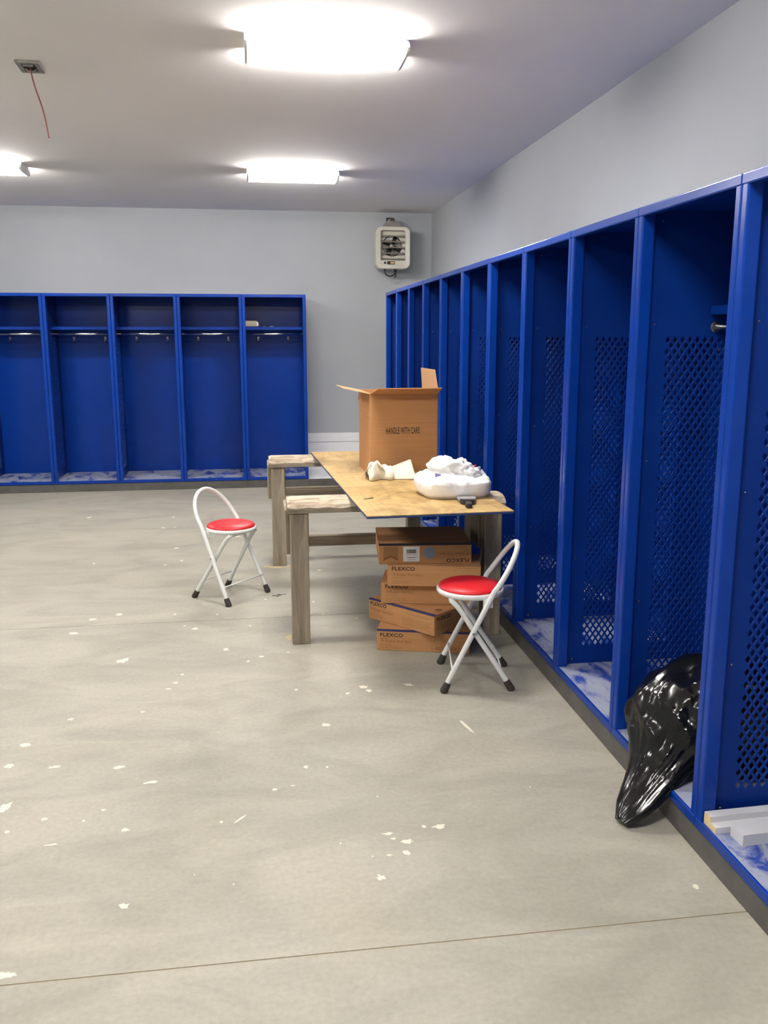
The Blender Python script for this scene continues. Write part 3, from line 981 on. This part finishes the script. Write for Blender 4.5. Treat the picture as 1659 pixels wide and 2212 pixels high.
# ------------------------------------------------------------------ CLOTH RAG
def ridged(p, f, seed=0.0):
    return 1 - 2 * abs(noise.noise(Vector((p[0] * f + seed, p[1] * f - seed, p[2] * f + seed * .37))))
def make_rag():
    nu, nv = 56, 20
    top = [(0, .030), (.06, .070), (.12, .098), (.22, .082), (.35, .062), (.47, .056), (.60, .072), (.74, .090), (.83, .100), (.87, .040), (.93, .016), (1.0, .014)]
    def prof(u):
        for (a, ha), (b, hb) in zip(top, top[1:]):
            if u <= b:
                t = (u - a) / (b - a)
                return ha + (hb - ha) * t
        return top[-1][1]
    vs, fs = [], []
    for i in range(nu + 1):
        u = i / nu
        h = prof(u)
        x = .0 + .300 * u
        for j in range(nv + 1):
            v = j / nv
            if u < .47:
                a = math.pi * v
                y = -.055 * math.cos(a) * (1.0 + .25 * math.sin(u * 20))
                z = h * math.sin(a) ** .7
                k = (.47 - u) / .47
                q = ridged((x * 2, v * .5, 0), 14, 3.3)
                y += .026 * q * math.sin(a) * min(1, k * 3)
                z += (.022 * ridged((x, v * .22, .3), 19, 1.7) - .008) * math.sin(a)
            else:
                y = -.048 + .088 * v ** 1.3
                z = h * v
                q = ridged((x * 1.5, v * .2, 0), 12, 5.1)
                z += .006 * q * math.sin(math.pi * v)
                y += .005 * q
            vs.append((x, y + .02 * math.sin(u * 5), max(z, .0) + .003))
    for i in range(nu):
        for j in range(nv):
            a = i * (nv + 1) + j
            fs.append((a, a + nv + 1, a + nv + 2, a + 1))
    me = me_from(vs, fs)
    bm = bmesh.new(); bm.from_mesh(me)
    bmesh.ops.solidify(bm, geom=list(bm.faces), thickness=.0022)
    for vv in bm.verts:
        vv.co.z = max(vv.co.z, .0006)
    me = bm_mesh(bm)
    o = link('cloth_rag', me, 'canvas', None, (.588, 4.672, TZ), (0, 0, math.radians(4)), smooth=True)
    tag(o, 'crumpled off-white canvas rag lying at the foot of the tall carton', 'cloth')
make_rag()

# ------------------------------------------------------------------ WHITE PLASTIC BAG BUNDLE
def make_white_bag():
    r = thing('plastic_bag', 'bulging white plastic bag with a crumpled top lying on the plywood', 'bag', (.950, 4.175, TZ), math.radians(3))
    na, nr = 72, 22
    vs, fs = [], []
    for i in range(nr + 1):
        t = i / nr
        for k in range(na):
            a = 2 * math.pi * k / na
            ca, sa = math.cos(a), math.sin(a)
            R = 1.0 / ((abs(ca / .170) ** 3.2 + abs(sa / .150) ** 3.2) ** (1 / 3.2))
            R *= 1 + .035 * noise.noise(Vector((ca * 2.2, sa * 2.2, 1.1)))
            if t < .22:
                rad = R * (.93 + .07 * math.sin(t / .22 * math.pi / 2)); z = .050 * t / .22
            else:
                q = (t - .22) / .78
                rad = R * math.cos(q * math.pi / 2) ** .8
                z = .050 + .050 * math.sin(q * math.pi / 2) ** 1.1
            p = Vector((rad * ca, rad * sa, z))
            d = .018 * ridged((p.x, p.y, p.z), 8, 2.0) + .012 * ridged((p.x, p.y, p.z), 19, 4.0) + .004 * ridged((p.x, p.y, p.z), 45, 4.0)
            g = max(0, 1 - abs(t - .5) * .6)
            p += Vector((ca * .7, sa * .7, .7)) * d * (g if t > .02 else 0)
            if p.y > 0:
                p.z *= 1 + .25 * p.y / .15
            vs.append((p.x, p.y, max(p.z, .0006)))
    for i in range(nr):
        for k in range(na):
            k2 = (k + 1) % na
            fs.append((i * na + k, i * na + k2, (i + 1) * na + k2, (i + 1) * na + k))
    fs.append(tuple(range(na))[::-1])
    link('body', me_from(vs, fs), 'white_plastic', r, smooth=True)
    # crumpled top: rolled sheet
    def crumple(c, rx, ry, rz, seed, n=30, m=44):
        vs, fs = [], []
        for i in range(n + 1):
            th = math.pi * i / n
            for k in range(m):
                ph = 2 * math.pi * k / m
                d = Vector((math.sin(th) * math.cos(ph), math.sin(th) * math.sin(ph), math.cos(th)))
                s = 1 + .34 * ridged(d, 1.5, seed) + .24 * ridged(d, 3.4, seed + 5) + .10 * ridged(d, 7.5, seed + 9)
                s *= .8
                if d.z > .35:
                    s *= 1 - .42 * max(0, 1 - ((d.x - .1) ** 2 + d.y ** 2) / .35)
                vs.append((c[0] + d.x * rx * s, c[1] + d.y * ry * s, max(.02, c[2] + d.z * rz * s)))
        for i in range(n):
            for k in range(m):
                k2 = (k + 1) % m
                fs.append((i * m + k, i * m + k2, (i + 1) * m + k2, (i + 1) * m + k))
        return me_from(vs, fs)
    link('crumpled_top', crumple((-.015, .000, .118), .108, .090, .066, 1.3), 'white_plastic', r, smooth=True)
    link('crumpled_fold', crumple((.055, -.050, .104), .070, .055, .042, 6.1), 'white_plastic', r, smooth=True)
    def scrap(pts, mat):
        n = len(pts)
        vs = [Vector(p) for p in pts] + [Vector(p) + Vector((0, .001, .001)) for p in pts]
        link('printed_patch', me_from(vs, [tuple(range(n))] + [tuple(range(n, 2 * n))[::-1]] + [(i, (i + 1) % n, n + (i + 1) % n, n + i) for i in range(n)]), mat, r)
    scrap([(-.118, -.098, .100), (-.085, -.108, .092), (-.088, -.092, .112), (-.112, -.080, .118)], 'purple')
    scrap([(.086, -.050, .128), (.100, -.045, .132), (.104, -.036, .150), (.094, -.040, .146)], 'red_print')
make_white_bag()

# ------------------------------------------------------------------ PUTTY SPREADER on the sheet
kn = thing('putty_spreader', 'small grey plastic putty spreader with black handle near the plywood edge', 'tool', (.951, 3.868, TZ), math.radians(-100))
link('blade', prism([(-.150, -.044), (-.140, -.046), (-.050, -.036), (-.035, -.024), (-.035, .024), (-.050, .036), (-.140, .046), (-.150, .044)], 'z', .004, .017, .003), 'grey_plastic', kn)
link('collar', prism([(-.052, -.038), (-.020, -.030), (-.006, -.014), (-.006, .014), (-.020, .030), (-.052, .038)], 'z', .001, .023, .004), 'handle', kn)
link('handle', prism([(-.010, -.013), (.030, -.016), (.065, -.014), (.074, -.006), (.074, .006), (.065, .014), (.030, .016), (-.010, .013)], 'z', .001, .020, .004), 'handle', kn)

# ------------------------------------------------------------------ BLACK TRASH BAG
def make_trash_bag():
    # spine, half-width along y, half-height
    S = [((1.740, 2.560, .240), .10, .08), ((1.640, 2.560, .255), .20, .130), ((1.530, 2.560, .268), .225, .148), ((1.445, 2.570, .268), .205, .140),
         ((1.370, 2.560, .240), .165, .112), ((1.310, 2.520, .195), .125, .074), ((1.252, 2.475, .142), .092, .044), ((1.195, 2.435, .092), .074, .030), ((1.140, 2.402, .048), .054, .020), ((1.092, 2.378, .014), .022, .009)]
    cs = smooth_path([s[0] for s in S], 14)
    ws = smooth_path([(s[1], s[2], 0) for s in S], 14)
    n, m = len(cs), 170
    vs, fs = [], []
    for i in range(n):
        t = i / (n - 1)
        a = cs[max(i - 1, 0)]; b = cs[min(i + 1, n - 1)]
        T = (b - a).normalized()
        side = Vector((T.y, -T.x, 0)).normalized()
        upv = side.cross(T)
        if upv.z < 0: upv = -upv
        wy, hz = max(ws[i].x, .01), max(ws[i].y, .006)
        for k in range(m):
            an = 2 * math.pi * k / m
            d = side * math.cos(an) * wy + upv * math.sin(an) * hz
            p = cs[i] + d
            q = Vector((p.x, p.y * .9, p.z))
            amp = .55 + .45 * min(1, hz / .12)
            ang = Vector((math.cos(an + t * 1.1), math.sin(an + t * 1.1), t * 1.6))
            r = .026 * ridged(q, 3.4, 2.2) + .022 * ridged(ang, 1.9, 4.4) + .016 * ridged(Vector((q.x + q.z * .8, q.y - q.z * .5, q.z * .35)), 8.5, 7.0) + .006 * ridged(Vector((ang.x, ang.y, ang.z * .4)), 5.5, 1.0)
            p = p + d.normalized() * (r * amp - .012) * min(1.0, max(.3, (hz - .008) / .06))
            # what it lies on / against
            if p.x > XR - .006:
                p.z = max(p.z, PL + .0325)
            else:
                p.z = max(p.z, .0015)
                if p.z < PL + .032:
                    p.x = min(p.x, XR - .006)
            p.x = min(p.x, XR + LD - .03)
            ylo = 2.225 + .036 if p.x < XR + .06 and p.x > XR - .01 else 2.225 + .010
            yhi = 2.85 - .036 if p.x < XR + .06 else 2.85 - .012
            if p.x > XR - .01:
                p.y = max(min(p.y, yhi), ylo)
            vs.append(p)
    for i in range(n - 1):
        for k in range(m):
            k2 = (k + 1) % m
            fs.append((i * m + k, i * m + k2, (i + 1) * m + k2, (i + 1) * m + k))
    fs.append(tuple(range(m))[::-1]); fs.append(tuple((n - 1) * m + k for k in range(m)))
    bm = bmesh.new()
    me = me_from(vs, fs); bm.from_mesh(me)
    me = bm_mesh(bm)
    tmp = bpy.data.objects.new('bag_source', me)
    COL.objects.link(tmp)
    md = tmp.modifiers.new('d', 'DECIMATE')
    md.ratio = .5
    me = bpy.data.meshes.new_from_object(tmp.evaluated_get(bpy.context.evaluated_depsgraph_get()))
    bpy.data.objects.remove(tmp)
    bm = bmesh.new(); bm.from_mesh(me)
    for e in bm.edges:
        e.smooth = not (len(e.link_faces) == 2 and e.calc_face_angle(0) > math.radians(19))
    me = bm_mesh(bm)
    o = link('trash_bag', me, 'black_plastic', smooth=True)
    tag(o, 'crumpled shiny black plastic trash bag spilling from a locker onto the floor', 'bag')
make_trash_bag()

# ------------------------------------------------------------------ WHITE TRIM OFFCUTS in the nearest locker
def pvc(name, label, x0, y0, ln, poly, rz, end):
    r = thing(name, label, 'board', (x0, y0, PL + .0303), rz, 'white trim offcuts in the locker')
    link('length', prism(poly, 'x', .002, ln), 'pvc', r)
    link('cut_end', prism(poly, 'x', 0, .002), end, r)
    return r
pvc('trim_board', 'stepped white trim board with a tan cut end on the locker floor', 1.262, 2.128, .60, [(0, 0), (.062, 0), (.062, .036), (.030, .036), (.030, .018), (0, .018)], math.radians(2), 'pvc_end')
pvc('trim_board', 'plain square white trim board lying against the stepped one', 1.305, 2.058, .55, [(0, 0), (.060, 0), (.060, .034), (0, .034)], math.radians(3), 'pvc')

# ------------------------------------------------------------------ PACKAGE + SCRAP on a back-row shelf
SZ = PL + 1.492 + .030
pk = thing('package', 'small pale wrapped package lying on a shelf of the back lockers', 'package', (-.030, 9.33, SZ), math.radians(-4))
link('wrapper', box(-.085, -.05, .0005, .075, .06, .062, .012, 3), 'package', pk, smooth=True)
link('folded_end', prism([(.066, .004), (.092, .012), (.088, .046), (.066, .058)], 'y', -.040, .045, .003), 'paper', pk)
vs = [(x * .02, (y - 2) * .02, .002 + .012 * abs(noise.noise(Vector((x * .7, y * .9, 4))))) for x in range(7) for y in range(5)]
fs = [(x * 5 + y, x * 5 + y + 5, x * 5 + y + 6, x * 5 + y + 1) for x in range(6) for y in range(4)]
tag(link('paper_scrap', me_from(vs, fs), 'paper', None, (.105, 9.30, SZ)), 'thin crumpled paper scrap beside the package on the shelf', 'paper')

# ------------------------------------------------------------------ FLOOR MARKS (plaster splats, sawdust, debris)
SPOTS = [(-1.415, 7.603, 0.023, 0.041), (-0.71, 7.518, 0.016, 0.03), (-0.758, 7.094, 0.022, 0.027), (-0.664, 7.098, 0.011, 0.018), (-0.592, 6.366, 0.023, 0.029), (-0.169, 6.702, 0.032, 0.041), (-1.106, 5.997, 0.012, 0.019), (-0.626, 5.889, 0.015, 0.019), (-0.527, 5.988, 0.013, 0.02), (-0.772, 4.82, 0.023, 0.026), (-0.902, 4.749, 0.022, 0.025), (-0.469, 4.776, 0.011, 0.017), (-0.959, 4.527, 0.028, 0.034), (-0.345, 4.511, 0.022, 0.027), (-0.401, 4.565, 0.01, 0.012), (-0.652, 4.086, 0.032, 0.044), (-0.175, 4.169, 0.018, 0.027), (-0.068, 3.988, 0.011, 0.012), (-0.003, 4.047, 0.013, 0.016), (-0.36, 3.866, 0.009, 0.011), (-0.384, 3.771, 0.014, 0.016), (-0.406, 3.705, 0.016, 0.011), (0.142, 3.615, 0.01, 0.013), (0.433, 3.603, 0.022, 0.026), (0.452, 3.559, 0.014, 0.023), (0.633, 3.6, 0.024, 0.023), (0.238, 3.243, 0.022, 0.028), (0.356, 3.542, 0.01, 0.015), (-0.49, 3.474, 0.011, 0.012), (-0.763, 3.442, 0.016, 0.014), (-0.889, 3.23, 0.019, 0.026), (-0.513, 3.003, 0.021, 0.02), (-0.742, 3.036, 0.023, 0.014), (0.143, 2.907, 0.01, 0.016), (0.217, 2.896, 0.006, 0.009), (-0.391, 2.874, 0.027, 0.013), (-0.519, 2.71, 0.009, 0.009), (-0.436, 2.579, 0.014, 0.015), (-0.573, 2.653, 0.006, 0.007), (-0.142, 2.582, 0.006, 0.011), (0.367, 2.441, 0.02, 0.009), (0.416, 2.392, 0.026, 0.017), (0.379, 2.411, 0.011, 0.008), (0.406, 2.332, 0.012, 0.019), (0.353, 2.328, 0.011, 0.006), (0.314, 2.223, 0.017, 0.02), (0.483, 2.466, 0.01, 0.012), (0.533, 2.459, 0.024, 0.017), (-0.386, 2.196, 0.015, 0.02), (-0.838, 2.771, 0.018, 0.046), (-0.795, 2.621, 0.01, 0.012), (-0.634, 1.968, 0.033, 0.022), (1.173, 2.054, 0.011, 0.016), (-0.902, 3.067, 0.024, 0.022), (0.031, 2.764, 0.009, 0.011), (0.09, 2.781, 0.008, 0.006), (0.301, 4.899, 0.009, 0.018), (0.336, 4.658, 0.006, 0.012), (0.235, 4.495, 0.007, 0.012), (0.124, 4.086, 0.009, 0.01), (-0.006, 5.318, 0.007, 0.016), (0.027, 4.986, 0.008, 0.019), (0.512, 4.566, 0.006, 0.012), (0.386, 5.595, 0.015, 0.023), (-0.237, 4.742, 0.008, 0.013), (-0.059, 4.515, 0.007, 0.012), (-0.698, 2.68, 0.014, 0.011), (-0.645, 2.528, 0.018, 0.008), (-0.208, 2.311, 0.003, 0.004), (0.365, 2.669, 0.004, 0.006), (0.217, 2.409, 0.004, 0.006), (0.304, 2.328, 0.004, 0.006), (0.886, 2.655, 0.004, 0.005), (-0.097, 2.251, 0.003, 0.004)]
def splat(x, y, rx, ry, seed, mat='splat', rot=0.0, h=.0012, name='plaster_splat', n=18, rag=.55):
    rnd = random.Random(seed)
    vs = [(0, 0, h)]
    n = 26
    for k in range(n):
        a = 2 * math.pi * k / n
        q = Vector((math.cos(a), math.sin(a), seed * 1.7))
        r = .78 + rag * .7 * noise.noise(q * 1.4) + rag * .35 * noise.noise(q * 3.7)
        r = max(r, .18)
        vs.append((rx * r * math.cos(a), ry * r * math.sin(a), .0003))
    fs = [(0, 1 + k, 1 + (k + 1) % n) for k in range(n)]
    return link(name, me_from(vs, fs), mat, floor, (x, y, 0), (0, 0, rot))
for i, (x, y, rx, ry) in enumerate(SPOTS):
    splat(x, y, rx, ry * .8, i, rot=(i * .37) % .5 - .25, rag=.85)
splat(.785, 3.150, .008, .080, 301, rot=.23, rag=.4)
splat(-.082, 2.594, .005, .036, 302, rot=-.69, rag=.4)
for k, (x, y, rx, ry) in enumerate([(.125, 5.720, .085, .035), (.215, 5.735, .05, .04), (.30, 5.80, .06, .03), (.05, 5.745, .04, .02), (.145, 4.30, .035, .05)]):
    splat(x, y, rx, ry, 400 + k, 'sawdust', 0, .0016, 'sawdust_ring', 26, .7)
for k, (x, y, rx, ry) in enumerate([(.078, 5.055, .020, .010), (.100, 5.045, .022, .012), (.122, 5.070, .018, .009), (.105, 5.075, .012, .012), (.142, 5.074, .012, .005)]):
    splat(x, y, rx, ry, 500 + k, 'debris', .4, .003, 'dirt_smear', 14, .75)
